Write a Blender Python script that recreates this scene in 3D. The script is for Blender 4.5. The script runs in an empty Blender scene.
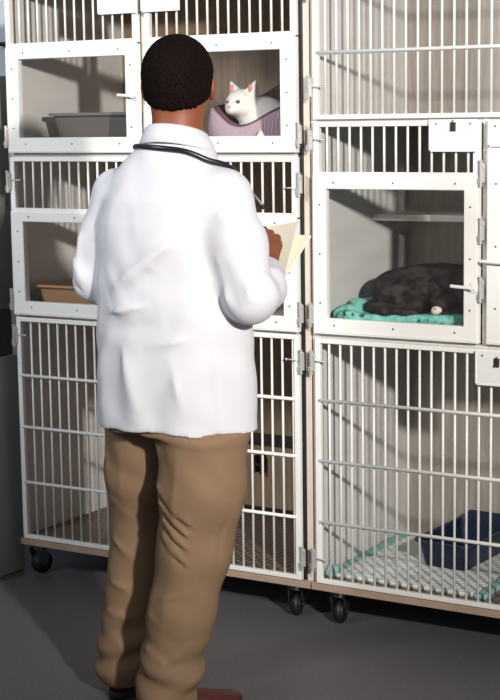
import bpy, bmesh, math, random
import numpy as np
from mathutils import Vector, Matrix
random.seed(4)
C = bpy.context.scene
COL = C.collection
PI = math.pi

# ------------------------------------------------------------------ camera
cam_d = bpy.data.cameras.new('camera'); cam = bpy.data.objects.new('camera', cam_d); COL.objects.link(cam)
cam_d.sensor_fit = 'VERTICAL'; cam_d.sensor_height = 24.0; cam_d.lens = 24.0 * 1620.0 / 700.0
cam_d.clip_start = 0.05; cam_d.clip_end = 60
def aim(yaw, pit, rol, loc):
    F = Vector((math.sin(yaw)*math.cos(pit), math.cos(yaw)*math.cos(pit), -math.sin(pit)))
    R = Vector((math.cos(yaw), -math.sin(yaw), 0)); U = R.cross(F)
    c, s = math.cos(rol), math.sin(rol)
    R2 = c*R + s*U; U2 = -s*R + c*U
    m = Matrix((R2, U2, -F)).transposed().to_4x4(); m.translation = Vector(loc)
    cam.matrix_world = m
aim(-0.545104, 0.141993, -0.014288, (2.2553, -4.08263, 1.5))
C.camera = cam
# ------------------------------------------------------------------ world, lamps, exposure
w = bpy.data.worlds.new('world'); C.world = w; w.use_nodes = True
w.node_tree.nodes['Background'].inputs[0].default_value = (0.82, 0.88, 1.0, 1)
w.node_tree.nodes['Background'].inputs[1].default_value = 0.23
def spot(name, loc, target, cone, radius, power, color):
    l = bpy.data.lights.new(name, 'SPOT'); l.energy = power; l.color = color; l.spot_size = math.radians(cone); l.spot_blend = 1.0; l.shadow_soft_size = radius
    o = bpy.data.objects.new(name, l); COL.objects.link(o); o.location = loc
    o.rotation_euler = (Vector(target) - Vector(loc)).to_track_quat('-Z', 'Y').to_euler(); return o
spot('studio_strobe', (3.75, -3.55, 2.35), (-0.25, 0, 1.55), 52, 0.10, 1350, (1.0, 0.955, 0.90))
spot('fill_strobe', (-1.7, -4.0, 3.2), (-0.60, 0, 1.55), 43, 0.45, 620, (0.90, 0.95, 1.0))
C.view_settings.view_transform = 'Standard'; C.view_settings.look = 'None'
C.view_settings.exposure = 0.0; C.view_settings.gamma = 1.0; C.view_settings.use_curve_mapping = False

# ------------------------------------------------------------------ helpers
def srgb(r, g, b):
    f = lambda c: (c/255/12.92) if c/255 <= 0.04045 else ((c/255+0.055)/1.055)**2.4
    return (f(r), f(g), f(b), 1)
def mat(name, col, rough=0.5, metal=0.0, noise=None, bump=None, spec=0.5, col2=None, stretch=None, sheen=0, coat=0):
    m = bpy.data.materials.new(name); m.use_nodes = True; nt = m.node_tree; b = nt.nodes['Principled BSDF']
    b.inputs['Base Color'].default_value = col; b.inputs['Roughness'].default_value = rough
    b.inputs['Metallic'].default_value = metal; b.inputs['Specular IOR Level'].default_value = spec
    if sheen: b.inputs['Sheen Weight'].default_value = sheen
    if coat: b.inputs['Coat Weight'].default_value = coat
    if noise or bump:
        tc = nt.nodes.new('ShaderNodeTexCoord'); mp = nt.nodes.new('ShaderNodeMapping')
        nt.links.new(tc.outputs['Object'], mp.inputs[0])
        if stretch: mp.inputs['Scale'].default_value = stretch
    if noise:
        sc, amt = noise
        n = nt.nodes.new('ShaderNodeTexNoise'); n.inputs['Scale'].default_value = sc; n.inputs['Detail'].default_value = 4
        nt.links.new(mp.outputs[0], n.inputs['Vector'])
        r = nt.nodes.new('ShaderNodeValToRGB')
        c2 = col2 or tuple(c*(1-amt) for c in col[:3]) + (1,)
        r.color_ramp.elements[0].color = c2; r.color_ramp.elements[1].color = col
        r.color_ramp.elements[0].position = 0.38; r.color_ramp.elements[1].position = 0.62
        nt.links.new(n.outputs[0], r.inputs[0]); nt.links.new(r.outputs[0], b.inputs['Base Color'])
    if bump:
        sc, st = bump
        n2 = nt.nodes.new('ShaderNodeTexNoise'); n2.inputs['Scale'].default_value = sc; n2.inputs['Detail'].default_value = 3
        nt.links.new(mp.outputs[0], n2.inputs['Vector'])
        bp = nt.nodes.new('ShaderNodeBump'); bp.inputs['Strength'].default_value = st; bp.inputs['Distance'].default_value = 0.002
        nt.links.new(n2.outputs[0], bp.inputs['Height']); nt.links.new(bp.outputs[0], b.inputs['Normal'])
    return m
M = {}
M['white'] = mat('white_enamel', srgb(238, 236, 230), 0.35, noise=(9, 0.03))
M['bar'] = mat('bar_enamel', srgb(232, 231, 226), 0.3)
M['beige'] = mat('beige_enamel', srgb(214, 200, 184), 0.45, noise=(14, 0.06))
M['base_rail'] = mat('brown_beige_enamel', srgb(176, 150, 130), 0.5, noise=(14, 0.1))
M['liner'] = mat('galvanized_liner', srgb(214, 211, 207), 0.45, 0.0, noise=(3.0, 0.08), stretch=(1, 1, 5))
M['back'] = mat('tan_back_panel', srgb(176, 148, 118), 0.5, 0.0, noise=(16, 0.25), stretch=(5, 1, 0.35))
M['back_grey'] = mat('grey_back_panel', srgb(176, 168, 158), 0.38, 0.1, noise=(16, 0.18), stretch=(5, 1, 0.35))
M['dark_batten'] = mat('dark_batten', srgb(50, 38, 30), 0.6)
M['grate'] = None
M['chrome'] = mat('chrome', srgb(205, 202, 196), 0.38, 0.55)
M['screw'] = mat('screw_steel', srgb(120, 118, 112), 0.4, 0.8)
M['black'] = mat('black_rubber', srgb(22, 22, 23), 0.5)
M['castmetal'] = mat('caster_steel', srgb(110, 110, 108), 0.35, 0.9)
M['floor'] = mat('grey_linoleum', srgb(106, 103, 105), 0.42, noise=(120, 0.22), bump=(60, 0.15))
M['wall'] = mat('pale_wall_paint', srgb(238, 242, 250), 0.8, noise=(6, 0.05))
M['cabinet'] = mat('green_grey_enamel', srgb(126, 130, 122), 0.5, noise=(4, 0.10))
M['cabinet_light'] = mat('light_green_grey_enamel', srgb(158, 162, 154), 0.5, noise=(4, 0.08))
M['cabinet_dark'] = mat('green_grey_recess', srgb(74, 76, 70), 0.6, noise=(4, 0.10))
M['coat'] = mat('white_cotton', srgb(208, 207, 211), 0.85, bump=(500, 0.08), spec=0.2, sheen=0.1)
M['khaki'] = mat('khaki_twill', srgb(138, 112, 86), 0.8, noise=(5, 0.10), bump=(420, 0.15), spec=0.25)
M['skin'] = mat('brown_skin', srgb(132, 72, 44), 0.55, noise=(30, 0.10), bump=(260, 0.08))
M['hair'] = mat('black_hair', srgb(30, 22, 20), 0.9, noise=(300, 0.75), bump=(420, 1.0), spec=0.04)
M['shoe'] = mat('dark_red_leather', srgb(82, 36, 30), 0.35, noise=(20, 0.15))
M['sole'] = mat('dark_sole', srgb(40, 28, 24), 0.6)
M['steth'] = mat('black_tubing', srgb(24, 26, 32), 0.3)
M['paper'] = mat('cream_paper', srgb(240, 234, 212), 0.8)
M['card'] = mat('white_card_plastic', srgb(228, 226, 224), 0.4)
M['catwhite'] = mat('white_fur', srgb(240, 234, 226), 0.9, noise=(40, 0.06), bump=(240, 0.5), spec=0.1)
M['catdark'] = mat('dark_tabby_fur', srgb(62, 53, 50), 0.85, noise=(18, 0.65), bump=(200, 1.0), spec=0.1, col2=srgb(16, 14, 15), stretch=(1.6, 1, 2.6))
M['muzzle'] = mat('white_muzzle_fur', srgb(226, 208, 196), 0.9, bump=(240, 0.5))
M['pink_nose'] = mat('pink_skin', srgb(214, 150, 140), 0.6)
M['ear_inner'] = mat('inner_ear_skin', srgb(206, 138, 122), 0.7)
M['eye_cat'] = mat('grey_blue_iris', srgb(96, 112, 122), 0.1)
M['eye_dark'] = mat('dark_eye', srgb(20, 16, 14), 0.1)
M['eye_white'] = mat('eye_white', srgb(225, 220, 212), 0.2)
M['lips'] = mat('lip_skin', srgb(128, 70, 58), 0.5)
M['pink'] = None
M['lining'] = mat('mauve_lining', srgb(112, 74, 80), 0.95, noise=(60, 0.2), bump=(200, 0.6))
M['cushion'] = mat('grey_cushion', srgb(150, 138, 136), 0.95, bump=(200, 0.6))
M['pan_navy'] = mat('navy_plastic', srgb(16, 33, 58), 0.4)
M['pan_grey'] = mat('grey_plastic', srgb(104, 98, 92), 0.4)
M['pan_tan'] = mat('tan_plastic', srgb(176, 134, 96), 0.4)
M['litter'] = mat('clay_litter', srgb(168, 156, 140), 0.95, noise=(180, 0.4), bump=(200, 1))
M['teal_edge'] = mat('teal_binding', srgb(150, 194, 186), 0.9, noise=(50, 0.15), bump=(200, 0.5))
M['silver'] = mat('silver_metal', srgb(200, 200, 205), 0.25, 1.0)

def special_mats():
    # striped pink fabric
    m = mat('pink_ribbed_fabric', srgb(214, 186, 194), 0.95); nt = m.node_tree; b = nt.nodes['Principled BSDF']
    tc = nt.nodes.new('ShaderNodeTexCoord'); wv = nt.nodes.new('ShaderNodeTexWave'); wv.inputs['Scale'].default_value = 26; wv.inputs['Distortion'].default_value = 1.2
    wv.bands_direction = 'X'; nt.links.new(tc.outputs['UV'], wv.inputs[0])
    r = nt.nodes.new('ShaderNodeValToRGB'); r.color_ramp.elements[0].color = srgb(208, 172, 186); r.color_ramp.elements[1].color = srgb(236, 212, 218)
    nt.links.new(wv.outputs[0], r.inputs[0]); nt.links.new(r.outputs[0], b.inputs['Base Color']); M['pink'] = m
    bp = nt.nodes.new('ShaderNodeBump'); bp.inputs['Distance'].default_value = 0.003; nt.links.new(wv.outputs[0], bp.inputs['Height']); nt.links.new(bp.outputs[0], b.inputs['Normal'])
    # expanded-metal floor grate
    m = mat('coated_floor_grate', srgb(126, 106, 88), 0.5); nt = m.node_tree; b = nt.nodes['Principled BSDF']
    tc = nt.nodes.new('ShaderNodeTexCoord'); mp = nt.nodes.new('ShaderNodeMapping'); mp.inputs['Rotation'].default_value = (0, 0, PI/4)
    nt.links.new(tc.outputs['Object'], mp.inputs[0])
    ck = nt.nodes.new('ShaderNodeTexChecker'); ck.inputs['Scale'].default_value = 70; ck.inputs[1].default_value = srgb(142, 124, 106); ck.inputs[2].default_value = srgb(84, 66, 54)
    nt.links.new(mp.outputs[0], ck.inputs[0]); nt.links.new(ck.outputs[0], b.inputs['Base Color']); M['grate'] = m
    # clear acrylic
    m = bpy.data.materials.new('clear_acrylic'); m.use_nodes = True; nt = m.node_tree; nt.nodes.clear()
    out = nt.nodes.new('ShaderNodeOutputMaterial'); mx = nt.nodes.new('ShaderNodeMixShader'); tr = nt.nodes.new('ShaderNodeBsdfTransparent'); gl = nt.nodes.new('ShaderNodeBsdfGlossy')
    tr.inputs[0].default_value = (0.992, 0.992, 0.99, 1); gl.inputs['Roughness'].default_value = 0.12; mx.inputs[0].default_value = 0.05
    nt.links.new(tr.outputs[0], mx.inputs[1]); nt.links.new(gl.outputs[0], mx.inputs[2]); nt.links.new(mx.outputs[0], out.inputs[0]); M['acrylic'] = m
    # printed teal towel
    m = mat('teal_printed_terry', srgb(96, 196, 176), 0.95, bump=(260, 0.8)); nt = m.node_tree; b = nt.nodes['Principled BSDF']
    tc = nt.nodes.new('ShaderNodeTexCoord'); n = nt.nodes.new('ShaderNodeTexNoise'); n.inputs['Scale'].default_value = 42; n.inputs['Detail'].default_value = 2
    nt.links.new(tc.outputs['Object'], n.inputs['Vector']); r = nt.nodes.new('ShaderNodeValToRGB')
    r.color_ramp.elements[0].color = srgb(24, 62, 62); r.color_ramp.elements[0].position = 0.33
    r.color_ramp.elements[1].color = srgb(104, 190, 172); r.color_ramp.elements[1].position = 0.42
    e = r.color_ramp.elements.new(0.7); e.color = srgb(156, 214, 200)
    nt.links.new(n.outputs[0], r.inputs[0]); nt.links.new(r.outputs[0], b.inputs['Base Color']); M['towel'] = m
    # quilted white pad with pale teal print
    m = mat('quilted_white_pad', srgb(226, 228, 224), 0.9); nt = m.node_tree; b = nt.nodes['Principled BSDF']
    tc = nt.nodes.new('ShaderNodeTexCoord'); n = nt.nodes.new('ShaderNodeTexNoise'); n.inputs['Scale'].default_value = 16; n.inputs['Detail'].default_value = 1
    nt.links.new(tc.outputs['Object'], n.inputs['Vector']); r = nt.nodes.new('ShaderNodeValToRGB')
    r.color_ramp.elements[0].color = srgb(192, 210, 204); r.color_ramp.elements[0].position = 0.33
    r.color_ramp.elements[1].color = srgb(228, 230, 226); r.color_ramp.elements[1].position = 0.48
    nt.links.new(n.outputs[0], r.inputs[0]); nt.links.new(r.outputs[0], b.inputs['Base Color']); M['pad'] = m
special_mats()

def world_loc(p):
    v = Vector((0, 0, 0))
    while p is not None: v = v + p.location; p = p.parent
    return v
def link(name, me, m, parent=None, loc=(0, 0, 0), smooth=False):
    """vertices of me are world coordinates (or relative to world-space loc)"""
    o = bpy.data.objects.new(name, me); COL.objects.link(o)
    if m is not None and len(me.materials) == 0: me.materials.append(m)
    if smooth:
        for p in me.polygons: p.use_smooth = True
    o.location = loc
    if parent is not None:
        o.parent = parent; o.location = Vector(loc) - world_loc(parent)
    return o
def thing(name, label, cat, loc=(0, 0, 0), group=None):
    o = bpy.data.objects.new(name, None); COL.objects.link(o); o.location = loc; o.empty_display_size = 0.05
    o['label'] = label; o['category'] = cat
    if group: o['group'] = group
    return o
def tag(o, label, cat, group=None):
    o['label'] = label; o['category'] = cat
    if group: o['group'] = group
    return o
def structure(o): o['kind'] = 'structure'; return o
class MB:
    def __init__(s): s.bm = bmesh.new()
    def box(s, x0, x1, y0, y1, z0, z1, bev=0.0):
        r = bmesh.ops.create_cube(s.bm, size=1.0); vs = r['verts']
        for v in vs: v.co = Vector(((x0+x1)/2 + v.co.x*(x1-x0), (y0+y1)/2 + v.co.y*(y1-y0), (z0+z1)/2 + v.co.z*(z1-z0)))
        if bev:
            es = list({e for v in vs for e in v.link_edges})
            bmesh.ops.bevel(s.bm, geom=es, offset=bev, segments=2, affect='EDGES', profile=0.5)
        return s
    def tube(s, a, b, r, r2=None, seg=10):
        a, b = Vector(a), Vector(b); d = b-a; q = d.to_track_quat('Z', 'Y').to_matrix().to_4x4(); q.translation = (a+b)/2
        bmesh.ops.create_cone(s.bm, cap_ends=True, segments=seg, radius1=r, radius2=(r if r2 is None else r2), depth=d.length, matrix=q); return s
    def sphere(s, c, r, sc=(1, 1, 1), seg=12):
        m = Matrix.Translation(c) @ Matrix.Diagonal((sc[0], sc[1], sc[2], 1)); bmesh.ops.create_uvsphere(s.bm, u_segments=seg, v_segments=max(6, seg//2+2), radius=r, matrix=m); return s
    def ring(s, x0, x1, z0, z1, l, r, b, t, y0, y1, bev=0.0015):
        """mitred picture frame in the XZ plane"""
        bm = s.bm; O = [(x0, z0), (x1, z0), (x1, z1), (x0, z1)]; I = [(x0+l, z0+b), (x1-r, z0+b), (x1-r, z1-t), (x0+l, z1-t)]
        # chamfered profile
        prof = []
        for (ox, oz), (ix, iz) in zip(O, I):
            sx = 1 if ix > ox else -1; sz = 1 if iz > oz else -1
            prof.append([bm.verts.new(p) for p in ((ox, y1, oz), (ox, y0+bev, oz), (ox+sx*bev, y0, oz+sz*bev), (ix-sx*bev, y0, iz-sz*bev), (ix, y0+bev, iz), (ix, y1, iz))])
        for k in range(4):
            A, B = prof[k], prof[(k+1) % 4]
            for j in range(6): bm.faces.new((A[j], A[(j+1) % 6], B[(j+1) % 6], B[j]))
        return s
    def build(s, name, m, parent=None, loc=(0, 0, 0), smooth=False):
        bmesh.ops.recalc_face_normals(s.bm, faces=s.bm.faces)
        me = bpy.data.meshes.new(name); base = Vector(loc)
        if base.length: bmesh.ops.translate(s.bm, verts=s.bm.verts, vec=-base)
        elif parent is not None:
            base = world_loc(parent); bmesh.ops.translate(s.bm, verts=s.bm.verts, vec=-base)
        s.bm.to_mesh(me); s.bm.free()
        return link(name, me, m, parent, base, smooth)
def box(name, m, x0, x1, y0, y1, z0, z1, parent=None, bev=0.0):
    return MB().box(x0, x1, y0, y1, z0, z1, bev).build(name, m, parent)
def curve_tube(pts, r, name, m, parent=None, cyc=False):
    cu = bpy.data.curves.new(name, 'CURVE'); cu.dimensions = '3D'; cu.bevel_depth = r; cu.bevel_resolution = 3; cu.resolution_u = 6; cu.use_fill_caps = True
    sp = cu.splines.new('NURBS'); sp.points.add(len(pts)-1); sp.order_u = 3; sp.use_endpoint_u = True; sp.use_cyclic_u = cyc
    base = world_loc(parent) if parent is not None else Vector((0, 0, 0))
    for p, q in zip(sp.points, pts): p.co = (q[0]-base.x, q[1]-base.y, q[2]-base.z, 1)
    t = bpy.data.objects.new('tmp', cu); COL.objects.link(t)
    me = bpy.data.meshes.new_from_object(t.evaluated_get(bpy.context.evaluated_depsgraph_get())); me.name = name
    bpy.data.objects.remove(t); me.materials.clear()
    return link(name, me, m, parent, base, True)
def clone(o, parent=None, delta=None):
    c = o.copy(); COL.objects.link(c)
    if parent is not None: c.parent = parent
    if delta is not None: c.location = c.location + Vector(delta)
    for ch in list(o.children): clone(ch, c)
    return c

# ------------------------------------------------------------------ implicit surfaces (for bodies, cloth, animals)
class Field:
    def __init__(s, lo, hi, h):
        hs = h if isinstance(h, tuple) else (h, h, h)
        s.ax = [np.arange(lo[i], hi[i]+hs[i], hs[i], dtype=np.float32) for i in range(3)]
        s.d = np.full([len(a) for a in s.ax], 0.5, np.float32)
    def sl(s, lo, hi):
        r = []
        for i in range(3):
            a = max(0, int(np.searchsorted(s.ax[i], lo[i]))-1); b = min(len(s.ax[i]), int(np.searchsorted(s.ax[i], hi[i]))+1); r.append(slice(a, max(a+1, b)))
        return tuple(r)
    def grid(s, sl=None):
        a = [s.ax[i][sl[i]] if sl else s.ax[i] for i in range(3)]
        return a[0][:, None, None], a[1][None, :, None], a[2][None, None, :]
    def union(s, fn, lo, hi, k):
        sl = s.sl([l-k-0.02 for l in lo], [h+k+0.02 for h in hi]); X, Y, Z = s.grid(sl)
        d = fn(X, Y, Z); e = s.d[sl]
        if k > 0:
            h = np.clip(0.5 + 0.5*(e-d)/k, 0, 1); e2 = e*(1-h) + d*h - k*h*(1-h)
        else: e2 = np.minimum(e, d)
        s.d[sl] = e2; return s
    def cone(s, a, b, ra, rb, k=0.02):
        a = np.array(a, float); b = np.array(b, float); ab = b-a; L = float(ab@ab)
        def fn(X, Y, Z):
            t = np.clip(((X-a[0])*ab[0]+(Y-a[1])*ab[1]+(Z-a[2])*ab[2])/L, 0, 1)
            return np.sqrt((X-a[0]-t*ab[0])**2+(Y-a[1]-t*ab[1])**2+(Z-a[2]-t*ab[2])**2) - (ra+(rb-ra)*t)
        R = max(ra, rb); return s.union(fn, np.minimum(a, b)-R, np.maximum(a, b)+R, k)
    def chain(s, pts, k=0.02):
        for p, q in zip(pts[:-1], pts[1:]): s.cone(p[:3], q[:3], p[3], q[3], k)
        return s
    def ell(s, c, r, rot=None, k=0.02, sub=False):
        Rm = np.array(rot if rot is not None else Matrix.Identity(3)); r = np.array(r, float)
        def fn(X, Y, Z):
            x, y, z = X-c[0], Y-c[1], Z-c[2]
            u = x*Rm[0, 0]+y*Rm[1, 0]+z*Rm[2, 0]; v = x*Rm[0, 1]+y*Rm[1, 1]+z*Rm[2, 1]; w_ = x*Rm[0, 2]+y*Rm[1, 2]+z*Rm[2, 2]
            k0 = np.sqrt((u/r[0])**2+(v/r[1])**2+(w_/r[2])**2); k1 = np.sqrt((u/r[0]**2)**2+(v/r[1]**2)**2+(w_/r[2]**2)**2)+1e-6
            return k0*(k0-1)/k1
        R = float(max(r)); c = np.array(c, float)
        if sub:
            sl = s.sl(c-R-0.03, c+R+0.03); X, Y, Z = s.grid(sl); d = -fn(X, Y, Z); e = s.d[sl]
            h = np.clip(0.5 - 0.5*(e-d)/k, 0, 1); s.d[sl] = e*(1-h)+d*h+k*h*(1-h); return s
        return s.union(fn, c-R, c+R, k)
    def loft(s, tab, k=0.02, n=2.3):
        """vertical stack of super-elliptic sections (z, cx, cy, a, b)"""
        T = np.array(tab); zs = T[:, 0]
        def fn(X, Y, Z):
            zc = np.clip(Z, zs[0], zs[-1]); cx, cy, a, b = [np.interp(zc, zs, T[:, j]) for j in range(1, 5)]
            rho = (np.abs((X-cx)/a)**n+np.abs((Y-cy)/b)**n)**(1/n)
            d = (rho-1)*np.minimum(a, b)*0.9
            return np.maximum(d, np.maximum(zs[0]-Z, Z-zs[-1]))
        lo = (min(T[:, 1]-T[:, 3]), min(T[:, 2]-T[:, 4]), zs[0]); hi = (max(T[:, 1]+T[:, 3]), max(T[:, 2]+T[:, 4]), zs[-1])
        return s.union(fn, lo, hi, k)
    def disp(s, f):
        X, Y, Z = s.grid(); s.d -= f(X, Y, Z).astype(np.float32); return s
    def mesh(s, name):
        d = s.d; ax = s.ax; nx, ny, nz = d.shape; neg = d < 0
        cnt = np.zeros((nx-1, ny-1, nz-1), np.int8)
        for i in (0, 1):
            for j in (0, 1):
                for k in (0, 1): cnt += neg[i:nx-1+i, j:ny-1+j, k:nz-1+k]
        act = (cnt > 0) & (cnt < 8); I, J, K = np.nonzero(act); idx = np.full(act.shape, -1, np.int64); idx[I, J, K] = np.arange(len(I))
        acc = np.zeros((len(I), 3)); num = np.zeros(len(I))
        for axis in range(3):
            for p in (0, 1):
                for q in (0, 1):
                    o = [0, 0, 0]; oth = [a for a in range(3) if a != axis]; o[oth[0]] = p; o[oth[1]] = q
                    i0, j0, k0 = I+o[0], J+o[1], K+o[2]; o2 = [0, 0, 0]; o2[axis] = 1
                    d0 = d[i0, j0, k0]; d1 = d[i0+o2[0], j0+o2[1], k0+o2[2]]; c = (d0 < 0) != (d1 < 0)
                    t = np.where(c, d0/np.where(c, d0-d1, 1), 0)
                    P0 = np.stack([ax[0][i0], ax[1][j0], ax[2][k0]], 1).astype(float); P1 = np.stack([ax[0][i0+o2[0]], ax[1][j0+o2[1]], ax[2][k0+o2[2]]], 1)
                    acc += np.where(c[:, None], P0+(P1-P0)*t[:, None], 0); num += c
        V = acc/num[:, None]; faces = []
        for axis in range(3):
            sl0 = [slice(None)]*3; sl1 = [slice(None)]*3; sl0[axis] = slice(0, -1); sl1[axis] = slice(1, None)
            n0, n1 = neg[tuple(sl0)], neg[tuple(sl1)]; e = n0 != n1
            a, b = [(1, 2), (2, 0), (0, 1)][axis]
            sh = e.shape; E = np.nonzero(e); ok = (E[a] > 0) & (E[b] > 0) & (E[a] < nx*0+d.shape[a]-1) & (E[b] < d.shape[b]-1)
            E = [x[ok] for x in E]; flip = n0[E[0], E[1], E[2]]
            def cell(da, db):
                c = [x.copy() for x in E]; c[a] = c[a]+da; c[b] = c[b]+db; return idx[c[0], c[1], c[2]]
            Q = np.stack([cell(-1, -1), cell(0, -1), cell(0, 0), cell(-1, 0)], 1)
            Q = np.where(flip[:, None], Q, Q[:, ::-1]); faces.append(Q)
        F = np.concatenate(faces); me = bpy.data.meshes.new(name)
        me.vertices.add(len(V)); me.vertices.foreach_set('co', V.astype(np.float32).ravel())
        me.loops.add(F.size); me.loops.foreach_set('vertex_index', F.astype(np.int32).ravel())
        me.polygons.add(len(F)); me.polygons.foreach_set('loop_start', np.arange(0, F.size, 4, dtype=np.int32))
        me.update(calc_edges=True); me.validate(); return me
def field_obj(F, name, m, parent, smooth_it=2):
    me = F.mesh(name); base = world_loc(parent) if parent is not None else Vector((0, 0, 0))
    if smooth_it:
        bm = bmesh.new(); bm.from_mesh(me)
        for _ in range(smooth_it): bmesh.ops.smooth_vert(bm, verts=bm.verts, factor=0.5, use_axis_x=True, use_axis_y=True, use_axis_z=True)
        bm.to_mesh(me); bm.free()
    me.transform(Matrix.Translation(-base))
    return link(name, me, m, parent, base, True)
def rotz(a): return Matrix.Rotation(a, 3, 'Z')
def ridge(X, Y, Z, a, b, wd, amp):
    a = np.array(a, float); b = np.array(b, float); ab = b-a; L = float(ab@ab)
    t = np.clip(((X-a[0])*ab[0]+(Y-a[1])*ab[1]+(Z-a[2])*ab[2])/L, 0, 1)
    q = (X-a[0]-t*ab[0])**2+(Y-a[1]-t*ab[1])**2+(Z-a[2]-t*ab[2])**2
    return amp*1.25*np.exp(-np.sqrt(q+0.06*wd*wd)/(0.75*wd))*np.maximum(np.sin(PI*np.clip(t, 0.0, 1.0)), 0)**0.7

# ------------------------------------------------------------------ room
structure(box('floor', M['floor'], -5, 4.5, -6, 0.82, -0.05, 0.0))
structure(box('wall_back', M['wall'], -5, 4.5, 0.82, 0.92, -0.05, 3.4))
structure(box('baseboard_back', M['black'], -5, 4.5, 0.80, 0.82, 0.0, 0.10))

# ------------------------------------------------------------------ cages
YF = 0.0      # face of the doors
DEP = 0.62
SCREW = None
def screw_at(x, z, parent, y=-0.006):
    global SCREW
    if SCREW is None:
        b = MB(); b.tube((0, 0.0005, 0), (0, -0.0012, 0), 0.0032, 0.0026, 10); SCREW = b
        bmesh.ops.recalc_face_normals(b.bm, faces=b.bm.faces); me = bpy.data.meshes.new('screw'); b.bm.to_mesh(me); me.materials.append(M['screw']); SCREW = me
    return link('screw', SCREW, None, parent, (x, y, z))
def bars_v(xs, z0, z1, y, r, parent):
    me = None
    for x in xs:
        if me is None:
            o = MB().tube((x, y, z0), (x, y, z1), r, seg=10).build('bar', M['bar'], parent, loc=(x, y, z0), smooth=True); me = o.data
        else: link('bar', me, None, parent, (x, y, z0))
def hinge(x, z, parent, h=0.062, name='hinge'):
    b = MB()
    b.tube((x, -0.010, z-h/2), (x, -0.010, z+h/2), 0.0045, seg=10)
    for s in (-1, 1):
        b.box(x+s*0.003-0.006, x+s*0.003+0.006, -0.012, -0.006, z+s*h*0.34-0.008, z+s*h*0.34+0.008, 0.0015)
        b.tube((x, -0.010, z+s*h/2), (x, -0.010, z+s*(h/2+0.004)), 0.006, seg=10)
    b.box(x-0.004, x+0.010, -0.009, -0.004, z-h*0.42, z+h*0.42, 0.001)
    return b.build(name, M['chrome'], parent, smooth=False)
def pin(x, z, parent, s=1):
    b = MB(); b.tube((x, -0.012, z), (x+s*0.030, -0.012, z), 0.0022, seg=8); b.sphere((x+s*0.031, -0.012, z), 0.0042, seg=8)
    return b.build('latch_pin', M['chrome'], parent, smooth=True)
def window_door(bank, x0, x1, z0, z1, zw, bars_from, gl, gr, gb, gt, lever=None, step=0.0362, hinges=(), pins=()):
    """barred door with a clear panel fixed over its lower part; zw = top of that panel"""
    d = MB().ring(x0, x1, zw-0.004, z1, 0.018, 0.018, 0.016, 0.014, -0.002, 0.016).build('door', M['white'], bank)
    xs = [bars_from]
    while xs[-1]+step < x1-0.022: xs.append(xs[-1]+step)
    bars_v(xs, zw+0.004, z1-0.008, 0.006, 0.0036, d)
    wf = MB().ring(x0, x1, z0, zw, gl-x0, x1-gr, gb-z0, zw-gt, -0.007, 0.016, 0.002)
    wf.box(x0+0.010, x1-0.010, -0.0085, -0.006, z0+0.006, z0+0.009); wf.build('window_frame', M['white'], d)
    MB().box(gl-0.004, gr+0.004, 0.006, 0.009, gb-0.004, gt+0.004).build('window_pane', M['acrylic'], d)
    l = (gl+x0)/2+0.002; r = (gr+x1)/2-0.002
    for fz in (0.12, 0.5, 0.88): screw_at(l, gb+(gt-gb)*fz, d, -0.007); screw_at(r, gb+(gt-gb)*fz, d, -0.007)
    for fx in (0.06, 0.5, 0.94): screw_at(gl+(gr-gl)*fx, (gt+zw)/2, d, -0.007); screw_at(gl+(gr-gl)*fx, (gb+z0)/2+0.004, d, -0.007)
    if lever:
        lx, lz, L = lever; b = MB(); b.tube((lx, -0.022, lz), (lx-L, -0.024, lz+0.004), 0.0048, seg=10); b.tube((lx, -0.006, lz), (lx, -0.026, lz), 0.006, seg=10)
        b.box(lx-0.010, lx+0.012, -0.011, -0.007, lz-0.014, lz+0.014, 0.002); b.build('latch_lever', M['card'], d, smooth=False)
    for hx, hz in hinges: hinge(hx, hz, d)
    for px, pz, s in pins: pin(px, pz, d, s)
    return d
def kennel_door(bank, x0, x1, z0, z1, rails, first, step=0.0362, hinges=(), pins=()):
    d = MB().ring(x0, x1, z0, z1, 0.017, 0.017, 0.013, 0.014, -0.002, 0.014).build('door', M['white'], bank)
    xs = [first]
    while xs[-1]+step < x1-0.02: xs.append(xs[-1]+step)
    bars_v(xs, z0+0.008, z1-0.008, 0.008, 0.0036, d)
    for z in rails: MB().tube((x0+0.012, 0.0, z), (x1-0.012, 0.0, z), 0.0052, seg=12).build('rail', M['bar'], d, smooth=True)
    for hx, hz in hinges: hinge(hx, hz, d)
    for px, pz, s in pins: pin(px, pz, d, s)
    return d
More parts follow.
